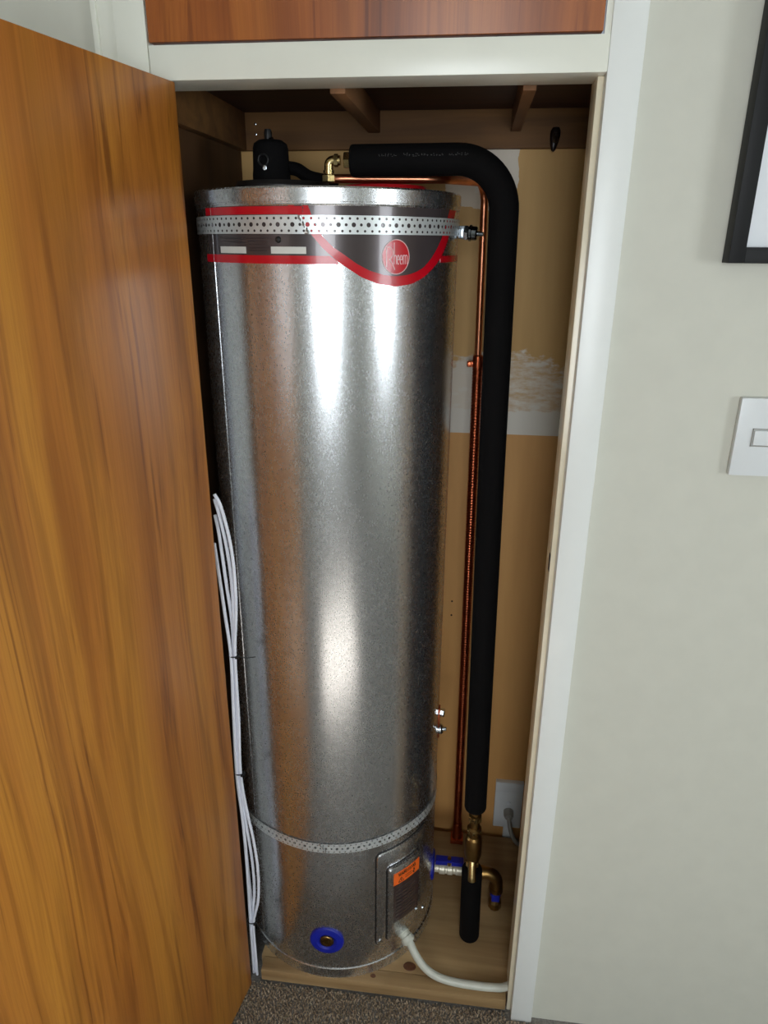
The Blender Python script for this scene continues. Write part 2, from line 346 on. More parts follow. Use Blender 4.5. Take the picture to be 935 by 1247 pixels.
# painted frame: stiles, header, jamb linings
obj('trim_3', cbox(0.0, 0.043, 0.0, 0.05, 0, 2.36, bev=0.0015), 'trimw', None, True, 'white painted architrave between the opening and the light switch wall', 'architrave', kind=S)
bm = B(); box(bm, -0.6445, -0.601, 0.0, 0.05, 0, 2.36, bev=0.0015); box(bm, -0.6685, -0.6445, 0.006, 0.05, 0, 2.36, bev=0.001); box(bm, -0.6765, -0.6685, 0.002, 0.05, 0, 2.36, bev=0.002)
obj('trim_4', bm, 'paint', None, True, 'white painted stepped architrave on the hinge side of the door', 'architrave', kind=S)
bm = B(); box(bm, -0.60, 0.0, 0.0, 0.072, ZH, ZP - 0.003, bev=0.0015)
obj('trim_5', bm, 'paint', None, True, 'white painted header rail above the cupboard opening', 'rail', kind=S)
bm = B(); box(bm, -0.008, 0.0425, 0.022, 0.075, 0, ZH, bev=0.0012); 
obj('trim_6', bm, 'jamb', None, True, 'glossy cream jamb lining on the latch side of the opening', 'jamb', kind=S)
obj('trim_7', cbox(-0.64, -0.600, 0.004, 0.070, 0, ZH, bev=0.0012), 'trimw', None, True, 'white jamb lining on the hinge side behind the open door', 'jamb', kind=S)
obj('trim_8', cbox(-0.0075, 0.0005, 0.003, 0.072, ZP - 0.0035, 2.36), 'paint', None, True, 'thin white strip beside the upper cupboard door', 'strip', kind=S)
# upper cupboard door
d2 = obj('door_2', cbox(-0.5985, -0.0095, 0.0, 0.02, ZP, 2.32, bev=0.0015), 'door2', None, True, 'closed red-brown varnished wooden door of the upper cupboard', 'door', kind=S)
# open cupboard door, hinged on the left edge of the opening
A = math.radians(10)
d1 = thing('door_1', (-0.567, 0.0, 0.012), 'open varnished wooden cupboard door with golden brown grain', 'door', kind=S)
R1 = Matrix.Translation((-0.567, 0.0, 0.0)) @ Matrix.Rotation(-A, 4, 'Z')
dm = B(); box(dm, -0.03, 0.0, -0.585, 0.0, 0.012, 1.7505, bev=0.0018)
dp = obj('door_panel', dm, 'door', d1); dp.matrix_world = R1
for z in (0.16, 1.60):
    hm = B(); lathe(hm, [(0.004, 0), (0.004, 0.07)], (-0.0345, 0.0035, z), (0, 0, 1), 12); box(hm, -0.0345, -0.004, 0.0, 0.002, z, z + 0.07)
    h = obj('hinge', hm, 'zinc', d1); h.matrix_world = R1
# strike hole in the jamb
obj('strike_plate', cbox(-0.0088, -0.0072, 0.024, 0.036, 1.045, 1.075, bev=0.0005), 'hole', None, True, 'dark latch recess cut in the cream jamb edge', 'latch')

# shelf and battens above the tank
obj('shelf', cbox(-0.63, 0.09, 0.072, 0.48, 1.784, 1.795), 'shelf', None, False, 'dark stained shelf board over the tank', 'shelf')
obj('shelf_batten', cbox(-0.369, -0.347, 0.074, 0.46, 1.746, 1.784, bev=0.001), 'batten', None, True, 'brown batten under the shelf above the tank and elbow', 'batten')
obj('shelf_batten', cbox(-0.0995, -0.0815, 0.074, 0.46, 1.746, 1.784, bev=0.001), 'batten', None, True, 'brown batten under the shelf beside the coat hook', 'batten')

# ================================================================== BASE BOARD
ZB = 0.042
bb = thing('base_board', (-0.27, 0.24, 0.0), 'knotty pine base board under the tank', 'board')
obj('front_strip', cbox(-0.548, -0.012, 0.012, 0.0445, 0.012, ZB, bev=0.0012), 'ply', bb)
obj('sheet', cbox(-0.556, 0.06, 0.0455, 0.462, 0.012, ZB - 0.0006, bev=0.001), 'ply', bb)
bm = B(); box(bm, -0.53, 0.04, 0.03, 0.45, 0.0, 0.0125); obj('bearer', bm, 'shelf', bb)
for x, y, r in ((-0.222, 0.062, 0.011), (-0.30, 0.03, 0.005), (-0.12, 0.33, 0.008)):
    bm = B(); lathe(bm, [(r, 0), (r * 0.9, 0.0012), (r * 0.6, 0.0016), (0, 0.001)], (0, 0, 0), (0, 0, 1), 14)
    for v in bm.verts: v.co.x *= 1.35
    bmesh.ops.translate(bm, verts=bm.verts, vec=(x, y, ZB - 0.0008)); obj('knot', bm, 'knot', bb)

# ================================================================== WATER HEATER
ZT = 1.624
wh = thing('water_heater', (TC[0], TC[1], ZB), 'tall galvanised steel hot water cylinder with a dark grey and red label', 'water heater')
bm = B(); lathe(bm, [(0, ZB), (TR, ZB), (TR, 1.5965), (TR - 0.0015, 1.599), (TR - 0.0015, 1.6)], (TC[0], TC[1], 0), (0, 0, 1), 128)
body = obj('body', bm, 'galv', wh)
obj('seam', cpatch(B(), -44.35, -44.05, 0.068, 1.598, TR - 0.001, TR + 0.0007), 'galv', body)
bm = B(); lathe(bm, [(TR - 0.001, 1.5985), (TR + 0.0012, 1.5985), (TR + 0.0018, 1.6), (TR + 0.0012, 1.6012), (TR + 0.0012, 1.6035), (TR + 0.003, 1.604), (TR + 0.003, 1.6215), (TR + 0.001, 1.624), (TR - 0.004, 1.624), (TR - 0.006, 1.6195), (0, 1.6195)], (TC[0], TC[1], 0), (0, 0, 1), 128, False)
lid = obj('lid', bm, 'galv', wh, label='folded galvanised steel lid')
bm = B(); lathe(bm, [(TR - 0.001, ZB), (TR + 0.0022, ZB), (TR + 0.0030, ZB + 0.003), (TR + 0.0022, ZB + 0.0055), (TR + 0.0015, ZB + 0.0235), (TR + 0.002, ZB + 0.0255), (TR - 0.0005, ZB + 0.027)], (TC[0], TC[1], 0), (0, 0, 1), 128, False)
obj('base_rim', bm, 'galv', wh)
# label
LB = thing('label', (TC[0], TC[1], 1.56), None, None); LB.parent = wh; LB.matrix_parent_inverse = wh.matrix_world.inverted(); LB['label'] = 'dark grey wraparound label with red stripes'
OUT = [(-4.5, 1.5985), (-1, 1.5875), (3.6, 1.562), (8, 1.5425), (13.5, 1.524), (22.9, 1.5015), (30, 1.4915), (37.4, 1.4875), (45, 1.4905), (52, 1.500), (58, 1.5135), (62.4, 1.5255), (66, 1.5385), (69.2, 1.5535), (73, 1.575), (78.5, 1.5985)]
INN = [(3.2, 1.5985), (5.4, 1.575), (8.1, 1.5584), (12, 1.5435), (16.6, 1.532), (21, 1.5205), (26.2, 1.5105), (32, 1.5045), (37.4, 1.5022), (43, 1.504), (47, 1.5075), (51.3, 1.5135), (56, 1.5265), (60, 1.541), (63.2, 1.5555), (67, 1.577), (70, 1.5985)]
ZL = 1.5985
bm = B(); n = 24
ribbon(bm, [(a, 1.5215, a, ZL) for a in [-48 + 56 * i / n for i in range(n + 1)]], TR - 0.0004, TR + 0.0003)
ribbon(bm, [(a, 1.5215, a, min(ZL, interp(OUT, a) + 0.002)) for a in [7.9 + 5.6 * i / 6 for i in range(7)]], TR - 0.0004, TR + 0.0003)
obj('panel', bm, 'grey_ink', LB)
bm = B(); aa = [3.2 + (70 - 3.2) * i / 48 for i in range(49)]
ribbon(bm, [(a, min(ZL - 0.0003, interp(INN, a)), a, ZL) for a in aa], TR - 0.0004, TR + 0.0005)
obj('panel', bm, 'grey_ink', LB)
bm = B()   # swoosh: matched outer/inner points
N = 60
def alongtab(tab, s):
    L = [0]
    for p, q in zip(tab, tab[1:]): L.append(L[-1] + math.hypot((q[0] - p[0]) * 0.00384, q[1] - p[1]))
    x = s * L[-1]
    for i in range(len(tab) - 1):
        if x <= L[i + 1] + 1e-9:
            k = (x - L[i]) / (L[i + 1] - L[i]); return tab[i][0] + (tab[i + 1][0] - tab[i][0]) * k, tab[i][1] + (tab[i + 1][1] - tab[i][1]) * k
ribbon(bm, [(*alongtab(OUT, i / N), *alongtab(INN, i / N)) for i in range(N + 1)], TR - 0.0004, TR + 0.0007)
obj('swoosh', bm, 'red_ink', LB)
obj('stripe', cpatch(B(), -49, 1, 1.5868, 1.5975, TR - 0.0004, TR + 0.0006), 'red_ink', LB)
bm = B(); n = 20
ribbon(bm, [(a, 1.5195, a, min(1.531, max(1.5197, interp(OUT, a) if a > 8 else 1.531))) for a in [-51 + 65 * i / n for i in range(n + 1)]], TR - 0.0004, TR + 0.0006)
obj('stripe', bm, 'red_ink', LB)
obj('stripe', cpatch(B(), 63, 92, 1.5205, 1.5305, TR - 0.0004, TR + 0.0006), 'red_ink', LB)
obj('white_box', cpatch(B(), -38.2, -23.4, 1.5333, 1.5427, TR - 0.0004, TR + 0.0007), 'white_ink', LB)
obj('white_box', cpatch(B(), -12.0, 2.0, 1.5336, 1.5432, TR - 0.0004, TR + 0.0007), 'white_ink', LB)
bm = B()
for z in (1.5535, 1.5495, 1.5455, 1.5405, 1.5365): cpatch(bm, -22, -13.5, z, z + 0.0018, TR - 0.0004, TR + 0.00055)
for z in (1.5535, 1.5485): cpatch(bm, -36, -25, z, z + 0.0018, TR - 0.0004, TR + 0.00055)
obj('fine_print', bm, 'dim_ink', LB)
bm = B(); P0 = tp(-8.8, 1.5527, TR); nrm = (P0 - Vector((TC[0], TC[1], 1.5527))).normalized()
lathe(bm, [(0.0046, -0.001), (0.0046, 0.001), (0.0036, 0.003), (0.0016, 0.0042), (0, 0.0044)], P0, nrm, 16); obj('plug_button', bm, 'blackp', wh)
# round emblem: lettering drawn as pen strokes on the curved skin
EA, EZ, ER = 37.4, 1.5296, 0.0236
def ef(u, v, r): return tp(EA + math.degrees(u / TR), EZ + v, r)
bm = B(); rings = [[bm.verts.new(ef(0, 0, TR + 0.0009))]]
for k in range(1, 7): rings.append([bm.verts.new(ef(ER * k / 6 * math.cos(2 * math.pi * i / 48), ER * 1.04 * k / 6 * math.sin(2 * math.pi * i / 48), TR + 0.0009)) for i in range(48)])
for i in range(48): bm.faces.new((rings[0][0], rings[1][i], rings[1][(i + 1) % 48]))
for a, b in zip(rings[1:], rings[2:]):
    for i in range(48): bm.faces.new((a[i], b[i], b[(i + 1) % 48], a[(i + 1) % 48]))
emb = obj('emblem', bm, 'red_ink', LB, label='round red emblem with thin white lettering')
bm = B(); stroke(bm, arc(0, 0, ER * 0.985, ER * 1.025, 0, 360, 56), 0.0011, ef, TR + 0.0005, TR + 0.00125); obj('emblem_ring', bm, 'pink_ink', LB)
bm = B(); q = ER; w = 0.0012; a0, a1 = TR + 0.0005, TR + 0.00125
def st(pts, ww=w): stroke(bm, [(x * q, y * q) for x, y in pts], ww, ef, a0, a1)
st([(-.70, -.60), (-.70, .56)], 0.0017)                                   # R stem
st([(-.72, .60)] + arc(-.54, .24, .30, .36, 100, -80, 12) + [(-.50, -.12)])
st([(-.50, -.12), (-.30, -.36), (-.10, -.76)])
st([(-.16, -.44), (-.16, .86)])                                            # h
st([(-.16, -.02)] + arc(-.07, -.02, .085, .12, 180, 0, 8) + [(.015, -.44)])
for x0 in (.145, .365):                                                     # e e
    st([(x0 - .075, -.16), (x0 + .075, -.16)] + arc(x0, -.16, .08, .27, 0, 300, 16))
st([(.52, -.44), (.52, .12)]); st([(.52, 0.0)] + arc(.60, 0.0, .075, .11, 180, 0, 6) + [(.675, -.44)]); st([(.675, 0.0)] + arc(.755, 0.0, .075, .11, 180, 0, 6) + [(.83, -.44)])
obj('emblem_lettering', bm, 'pink_ink', LB)
# access cover on the lower right front
def rrect_patch(a0, a1, z0, z1, r0, r1, cr=0.01, bev=0.0025, na=18):
    """raised pressed-steel plate following the tank, rounded corners, sloping edge"""
    bm = B(); ha = math.radians(a1 - a0) / 2 * TR; hz = (z1 - z0) / 2; am = (a0 + a1) / 2; zm = (z0 + z1) / 2
    def outline(hx, hy, c):
        pts = []
        for sx, sy, b in ((1, 1, 0), (-1, 1, 90), (-1, -1, 180), (1, -1, 270)):
            pts += [((hx - c) * sx + c * math.cos(math.radians(b + 90 * k / 5)), (hy - c) * sy + c * math.sin(math.radians(b + 90 * k / 5))) for k in range(6)]
        out = []
        for i, p in enumerate(pts):
            qn = pts[(i + 1) % len(pts)]; m = max(1, int(math.hypot(qn[0] - p[0], qn[1] - p[1]) / 0.01))
            out += [(p[0] + (qn[0] - p[0]) * k / m, p[1] + (qn[1] - p[1]) * k / m) for k in range(m)]
        return out
    base = outline(ha, hz, cr); rings = []
    for s, r in ((0.0, r0), (0.15, r0 + (r1 - r0) * 0.6), (0.5, r1 - (r1 - r0) * 0.1), (1.0, r1)):
        kx = (ha - bev * s) / ha; kz = (hz - bev * s) / hz
        rings.append([bm.verts.new(tp(am + math.degrees(x * kx / TR), zm + z * kz, r)) for x, z in base])
    for s in (0.75, 0.5, 0.25):
        kx = (ha - bev) / ha * s; kz = (hz - bev) / hz * s
        rings.append([bm.verts.new(tp(am + math.degrees(x * kx / TR), zm + z * kz, r1)) for x, z in base])
    n = len(base)
    for p, qq in zip(rings, rings[1:]):
        for i in range(n): bm.faces.new((p[i], p[(i + 1) % n], qq[(i + 1) % n], qq[i]))
    c = bm.verts.new(tp(am, zm, r1))
    for i in range(n): bm.faces.new((rings[-1][i], rings[-1][(i + 1) % n], c))
    return bm
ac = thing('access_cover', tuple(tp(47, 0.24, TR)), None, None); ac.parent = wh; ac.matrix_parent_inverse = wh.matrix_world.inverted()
obj('flange_shade_line', rrect_patch(29.0, 67.1, 0.1155, 0.3785, TR - 0.002, TR + 0.0012, 0.013, 0.001), 'blackp', ac)  # black outline patch standing in for the shadow line round the flange
obj('plate_shade_line', rrect_patch(34.9, 58.3, 0.1255, 0.3355, TR + 0.004, TR + 0.0058, 0.009, 0.001), 'blackp', ac)  # second black patch: shade of the recess round the raised plate, as colour
obj('cover_flange', rrect_patch(29.6, 66.5, 0.118, 0.376, TR - 0.002, TR + 0.005, 0.012, 0.004), 'galv', ac)
obj('cover_plate', rrect_patch(35.6, 57.6, 0.128, 0.333, TR + 0.003, TR + 0.013, 0.008, 0.005), 'galv', ac)
RS = TR + 0.0132
obj('sticker_sheet', cpatch(B(), 38.6, 56.2, 0.178, 0.2845, RS - 0.001, RS + 0.0003), 'dark_sheet', ac, label='dark printed sticker')
obj('warning_sticker', cpatch(B(), 38.4, 56.2, 0.2845, 0.317, RS - 0.001, RS + 0.0004), 'orange_ink', ac, label='orange warning sticker')
bm = B()
def wf(u, v, r): return tp(47.3 + math.degrees(u / RS), 0.3005 + v, r)
for i, ch in enumerate('WARNING'):
    x0 = -0.0235 + i * 0.0069
    for s_ in GL[ch]: stroke(bm, [(x0 + x * 0.0050, 0.0045 + y * 0.0080) for x, y in s_], 0.0019, wf, RS + 0.0002, RS + 0.0009)
stroke(bm, [(-0.024, -0.012), (-0.017, -0.0005), (-0.010, -0.012), (-0.024, -0.012)], 0.0015, wf, RS + 0.0002, RS + 0.0009)
stroke(bm, [(-0.017, -0.0045), (-0.017, -0.0095)], 0.002, wf, RS + 0.0002, RS + 0.0009)
stroke(bm, [(0.018, 0.0), (0.021, -0.004), (0.016, -0.007), (0.020, -0.012)], 0.003, wf, RS + 0.0002, RS + 0.0009)
for k in range(2): stroke(bm, [(-0.006, -0.003 - k * 0.005), (0.012, -0.003 - k * 0.005)], 0.0009, wf, RS + 0.0002, RS + 0.0008)
obj('warning_lettering', bm, 'black_ink', ac)
bm = B()
for k in range(9): cpatch(bm, 40, 54.5 - (k % 3) * 1.5, 0.190 + k * 0.0098, 0.193 + k * 0.0098, RS, RS + 0.0006)
obj('sticker_print', bm, 'dim_ink', ac)
for a, z, r in ((31.6, 0.134, TR + 0.005), (65.0, 0.131, TR + 0.005), (55.2, 0.170, TR + 0.0133)):
    P0 = tp(a, z, r); nr = (P0 - Vector((TC[0], TC[1], z))).normalized()
    bm = B(); lathe(bm, [(0.0042, -0.001), (0.0042, 0.001), (0.003, 0.0025), (0, 0.003)], P0, nr, 14); obj('screw', bm, 'zinc', ac)
P0 = tp(46.6, 0.124, TR + 0.004); GD = (Vector((math.sin(math.radians(50)), -math.cos(math.radians(50)), -0.55))).normalized()
bm = B(); lathe(bm, [(0.0135, -0.006), (0.0135, 0.006), (0.0122, 0.007), (0.0122, 0.014), (0.0148, 0.015), (0.0148, 0.025), (0.011, 0.029)], P0, GD, 20)
obj('cable_gland', bm, 'hose', ac, label='off-white plastic cable gland')
# blue drain boss
P0 = tp(1.8, 0.153, TR - 0.0005); nr = (P0 - Vector((TC[0], TC[1], 0.153))).normalized()
bm = B(); lathe(bm, [(0.0365, -0.003), (0.0365, 0.002), (0.034, 0.0045), (0.022, 0.006), (0.017, 0.0035), (0.0165, 0.0)], P0, nr, 40)
bl = obj('drain_boss', bm, 'bluep', wh, label='round blue plastic boss')
bm = B(); lathe(bm, [(0.0145, -0.001), (0.0145, 0.004), (0.0128, 0.0055), (0.0095, 0.0055), (0.0085, 0.002), (0, 0.002)], P0, nr, 28); box(bm, -0.0045, 0.0045, -0.0045, 0.0045, 0, 0.006, mat=Matrix.Translation(P0) @ nr.to_track_quat('Z', 'Y').to_matrix().to_4x4())
obj('drain_plug', bm, 'bronze', bl)
# blue cold inlet boss on the right flank
P0 = Vector((TC[0] + TR - 0.001, TC[1] + 0.004, 0.158)); bm = B()
lathe(bm, [(0.0345, -0.004), (0.0345, 0.002), (0.031, 0.005), (0.017, 0.006), (0.0165, 0.002)], P0, (1, 0, 0), 36); obj('inlet_boss', bm, 'bluep', wh, label='round blue plastic boss')
# top: black plate with foam-capped valve, red plastic cover
bm = B(); lathe(bm, [(0.078, 1.618), (0.078, 1.633), (0.074, 1.640), (0.0, 1.6405)], (-0.472, 0.192, 0), (0, 0, 1), 40); obj('top_plate', bm, 'blackp', lid)
bm = B(); lathe(bm, [(0.0305, 1.638), (0.0305, 1.652), (0.0295, 1.66), (0.0285, 1.690), (0.0265, 1.697), (0.019, 1.702), (0.009, 1.703), (0, 1.703)], (-0.4905, 0.19, 0), (0, 0, 1), 32)
vc = obj('valve_cap', bm, 'rubber', lid, label='black foam cap over a top valve')
bm = B(); lathe(bm, [(0.0062, 1.7), (0.0066, 1.712), (0.0052, 1.7175), (0, 1.7185)], (-0.4925, 0.186, 0), (0, 0, 1), 16); obj('cap_stem', bm, 'blackp', lid)
bm = B(); lathe(bm, [(0.0042, 0), (0.0042, 0.003), (0.0, 0.004)], (-0.486, 0.178, 1.7015), (0.2, -0.5, 1), 12); obj('cap_screw', bm, 'zinc', lid)
bm = B(); lathe(bm, [(0.0095, 0), (0.0095, 0.006), (0.0082, 0.0068), (0.0068, 0.006), (0.0068, 0.001), (0, 0.001)], (-0.4945, 0.1635, 1.671), (-0.06, -1, 0), 24); obj('cap_port', bm, 'blackp', lid)
bm = B(); lathe(bm, [(0.0034, 0), (0.0034, 0.0025), (0, 0.003)], (-0.4925, 0.1595, 1.6595), (0, -1, 0), 12); obj('cap_screw', bm, 'zinc', lid)
bm = B(); tube(bm, catmull([(-0.470, 0.205, 1.664), (-0.452, 0.21, 1.661), (-0.435, 0.22, 1.651), (-0.41, 0.23, 1.646), (-0.392, 0.24, 1.645)]), [0.0105] * 33, 14); obj('cap_lead', bm, 'rubber', lid)
bm = B()
lathe(bm, [(0.073, 1.618), (0.073, 1.629), (0.070, 1.6345), (0.062, 1.6362), (0.0, 1.6365)], (-0.310, 0.21, 0), (0, 0, 1), 48); obj('red_cover', bm, 'redp', lid, label='low round red plastic cover')

# ------------------------------------------------------------------ perforated restraint straps
def strap_mesh(z0, z1, cells, r0, dz=None):
    bm = B(); H = z1 - z0; cw = 360 / cells; s = cw * math.pi / 180 * TR
    def hole_cell(a_mid, zm, hw, hh, rad):
        K = 12; circ = []; rec = []
        for k in range(K):
            an = 2 * math.pi * k / K; c_, s_ = math.cos(an), math.sin(an)
            t_ = min(hw / abs(c_) if abs(c_) > 1e-9 else 9, hh / abs(s_) if abs(s_) > 1e-9 else 9)
            # snap diagonal spokes to the corners so the cells tile
            x, y = c_ * t_, s_ * t_
            circ.append((rad * c_, rad * s_)); rec.append((x, y))
        cor = {1: (hw, hh), 4: (-hw, hh), 7: (-hw, -hh), 10: (hw, -hh)}
        for k, cc in cor.items(): rec[k] = cc
        def mk(u, v): return bm.verts.new(tp(a_mid + math.degrees(u / TR), zm + v + (dz(a_mid + math.degrees(u / TR)) if dz else 0), r0 + 0.0008))
        C = [mk(*p) for p in circ]; Rr = [mk(*p) for p in rec]
        for k in range(K): bm.faces.new((C[k], C[(k + 1) % K], Rr[(k + 1) % K], Rr[k]))
    h3 = H / 3
    for i in range(cells):
        am = i * cw
        hole_cell(am, z0 + H / 2, s / 2, h3 / 2, (0.0032 if i % 2 else 0.0021) * H / 0.025)
        for zz in (z0 + h3 / 2, z1 - h3 / 2): hole_cell(am + cw / 2, zz, s / 2, h3 / 2, 0.0018 * H / 0.025)
    bmesh.ops.remove_doubles(bm, verts=bm.verts, dist=0.00005)
    return bm
def strap(name, label, z0, z1, dz=None):
    t_ = thing(name, (TC[0], TC[1], (z0 + z1) / 2), label, 'strap', 'perforated steel straps round the tank')
    o = obj('band', strap_mesh(z0, z1, 126, TR + 0.0012, dz), 'strap', t_); return t_
s1 = strap('restraint_strap', 'perforated steel strap across the tank label near the lid', 1.5605, 1.5858)
bz = 1.5735
bm = B(); P0 = Vector((TC[0] + TR + 0.002, TC[1] - 0.01, 1.566))
obj('clamp_lug', cbox(P0.x - 0.0012, P0.x + 0.010, P0.y - 0.011, P0.y + 0.004, 1.556, 1.5765, bev=0.002), 'steel', s1)
bm = B(); hexnut(bm, P0 + Vector((0.009, -0.005, 0)), (1, -0.15, -0.08), 0.0128, 0.007); obj('nut', bm, 'zinc', s1)
bm = B(); lathe(bm, [(0.0118, 0), (0.0130, 0.001), (0.0130, 0.004), (0.0112, 0.005), (0.0112, 0.012), (0.0090, 0.0145), (0.004, 0.0145), (0.0035, 0.024), (0, 0.0245)], P0 + Vector((0.0165, -0.0065, -0.0005)), (1, -0.15, -0.08), 20); obj('bolt', bm, 'steel', s1)
s2 = strap('restraint_strap', 'perforated steel strap sagging round the lower tank above the blue boss', 0.3985, 0.4215, lambda a: -0.020 * math.exp(-(((a + 180) % 360 - 180 + 62) / 22) ** 2) - 0.016 * math.exp(-(((a + 180) % 360 - 180 - 88) / 28) ** 2))
# lower bolts on the flank
bk = thing('strap_bracket', (TC[0] + TR, TC[1], 0.57), 'small zinc bolt bracket on the flank of the tank', 'bracket')
obj('plate', cbox(TC[0] + TR - 0.003, TC[0] + TR + 0.003, TC[1] - 0.012, TC[1] + 0.006, 0.538, 0.612, bev=0.001), 'copper_old', bk)
bm = B(); hexnut(bm, Vector((TC[0] + TR + 0.002, TC[1] - 0.004, 0.600)), (1, -0.2, 0), 0.0085, 0.011); obj('nut', bm, 'zinc', bk)
bm = B(); lathe(bm, [(0.011, 0), (0.011, 0.007), (0.008, 0.010), (0.0045, 0.010), (0.0045, 0.017), (0, 0.018)], Vector((TC[0] + TR + 0.001, TC[1] - 0.004, 0.556)), (1, -0.1, 0.15), 20); obj('bolt', bm, 'zinc', bk)

# ================================================================== PIPES
hp = thing('hot_water_pipe', (-0.093, 0.155, ZB), 'black foam lagged pipe bending from the tank top down to the floor', 'pipe')
path = fillet([(-0.354, 0.155, 1.6685), (-0.114, 0.155, 1.6700), (-0.0965, 0.155, 0.418)], 0.074, 14)
bm = B(); rounded_tube(bm, path, 0.0232, 0.005, 28); lag = obj('lagging', bm, 'rubber', hp, label='black foam lagging')
bm = B()   # faded, unreadable print along the lagging
def pr(x, v):  # x along, v around: on the front of the horizontal run
    ang = math.radians(12 + v / 0.0232 * 57.3); zc = 1.6685 + (x + 0.354) / 0.24 * 0.0015
    return Vector((x, 0.155 - 0.0234 * math.cos(ang), zc + 0.0234 * math.sin(ang)))
rp = random.Random(3); x = -0.307
for n_, gap in ((6, 0.010), (14, 0.006), (7, 0)):
    for k in range(n_):
        for _ in range(2):
            u0 = x + rp.uniform(0, 0.0025); v0 = rp.uniform(-0.002, 0.0005); L = rp.uniform(0.0015, 0.003); hz = rp.random() < 0.4
            a_, b_ = ((u0, v0), (u0 + L, v0)) if hz else ((u0, v0), (u0, v0 + L))
            w_ = 0.0004; dx, dv = ((0, w_) if hz else (w_, 0))
            bm.faces.new([bm.verts.new(pr(*p)) for p in ((a_[0] - dx, a_[1] - dv), (b_[0] - dx, b_[1] - dv), (b_[0] + dx, b_[1] + dv), (a_[0] + dx, a_[1] + dv))])
        x += 0.0045
    x += gap
obj('faded_print', bm, 'print', lag)
# brass elbow at the lid
bm = B(); tube(bm, fillet([(-0.3885, 0.155, 1.640), (-0.3885, 0.155, 1.6690), (-0.370, 0.155, 1.6690)], 0.007, 6), 0.0072, 16); lathe(bm, [(0.0088, 0), (0.0088, 0.004)], (-0.3885, 0.155, 1.6510), (0, 0, 1), 20); lathe(bm, [(0.0094, 0), (0.0094, 0.006)], (-0.3795, 0.155, 1.6690), (1, 0, 0), 8); el = obj('elbow', bm, 'brass', hp, label='brass elbow fitting')
obj('base_nut', hexnut(B(), (-0.3885, 0.155, 1.638), (0, 0, 1), 0.0108, 0.011), 'brass', hp)
bm = B(); hexnut(bm, (-0.3640, 0.155, 1.6690), (1, 0, 0), 0.0128, 0.010); obj('nut', bm, 'brass', hp)
# mixing valve and lower lagging
px = lambda z: -0.0965 + (0.418 - z) * 0.012
bm = B(); lathe(bm, [(0.0095, 0.248), (0.0095, 0.2585), (0.0135, 0.2600), (0.0145, 0.270), (0.0120, 0.274), (0.0120, 0.279), (0.0165, 0.282), (0.0185, 0.292), (0.0185, 0.330), (0.0170, 0.3385), (0.0135, 0.343), (0.0135, 0.352), (0.0155, 0.354), (0.0155, 0.364), (0.0110, 0.367), (0.0110, 0.384), (0.0135, 0.386), (0.0135, 0.400), (0.0095, 0.402), (0.0095, 0.425)], (-0.0955, 0.155, 0), (0, 0, 1), 28)
obj('mixing_valve', bm, 'bronze', hp, label='bronze valve body')
for z_, r_, h_ in ((0.3865, 0.0155, 0.013), (0.354, 0.0172, 0.009), (0.260, 0.016, 0.012)): obj('union_nut', hexnut(B(), (-0.0955, 0.155, z_), (0, 0, 1), r_, h_), 'brass', hp)
bm = B(); tube(bm, catmull([(-0.0955, 0.150, 0.276), (-0.0955, 0.143, 0.262), (-0.095, 0.136, 0.246), (-0.0945, 0.134, 0.236)]), [0.0095] * 25, 14); obj('test_cock', bm, 'brass', hp)
bm = B(); rounded_tube(bm, [(-0.0948, 0.155, 0.2505), (-0.0935, 0.155, 0.15), (-0.0915, 0.155, ZB - 0.0005)], 0.0228, 0.006, 28); obj('lower_lagging', bm, 'rubber', hp, label='short black foam lagging')
# copper relief pipe
cp = thing('copper_pipe', (-0.127, 0.437, ZB), 'thin copper pipe running from the tank top down the cupboard back', 'pipe')
path = fillet([(-0.408, 0.212, 1.6478), (-0.215, 0.226, 1.6475), (-0.1425, 0.425, 1.6560), (-0.1390, 0.437, 1.33)], 0.040, 10)
bm = B(); tube(bm, path, 0.0070, 16); obj('upper_pipe', bm, 'copper', cp)
bm = B(); prof = []; z = 1.318; zz = []
while z > 0.055: zz.append(z); z -= 0.0032
path2 = [Vector((-0.1385 + (1.33 - z) / 1.29 * 0.0105, 0.437, z)) for z in zz]
tube(bm, path2, [0.0100 if i % 2 else 0.0108 for i in range(len(path2))], 18); obj('lower_pipe', bm, 'copper_old', cp, label='wider dull ribbed copper pipe')
bm = B(); lathe(bm, [(0.0072, 1.335), (0.0105, 1.332), (0.0112, 1.322), (0.0112, 1.316), (0.0098, 1.312)], (-0.1386, 0.437, 0), (0, 0, 1), 18); obj('reducer', bm, 'copper_old', cp)
bm = B(); lathe(bm, [(0.0122, 1.310), (0.0122, 1.322)], (-0.1386, 0.437, 0), (0, 0, 1), 20); box(bm, -0.161, -0.117, 0.430, 0.443, 1.310, 1.322, bev=0.003); box(bm, -0.146, -0.131, 0.45, 0.4802, 1.312, 1.320)
lathe(bm, [(0.005, 0), (0.005, 0.006), (0, 0.007)], (-0.1555, 0.4305, 1.316), (0, -1, 0), 12); obj('pipe_clip', bm, 'copper_old', cp, label='saddle clip on the cupboard back')
bm = B(); box(bm, -0.145, -0.111, 0.420, 0.454, ZB - 0.0006, ZB + 0.012, bev=0.003); lathe(bm, [(0.0135, ZB + 0.01), (0.0135, ZB + 0.020), (0.0118, ZB + 0.024), (0.0118, ZB + 0.058), (0.0098, ZB + 0.062)], (-0.128, 0.437, 0), (0, 0, 1), 18); obj('floor_flange', bm, 'copper_old', cp)
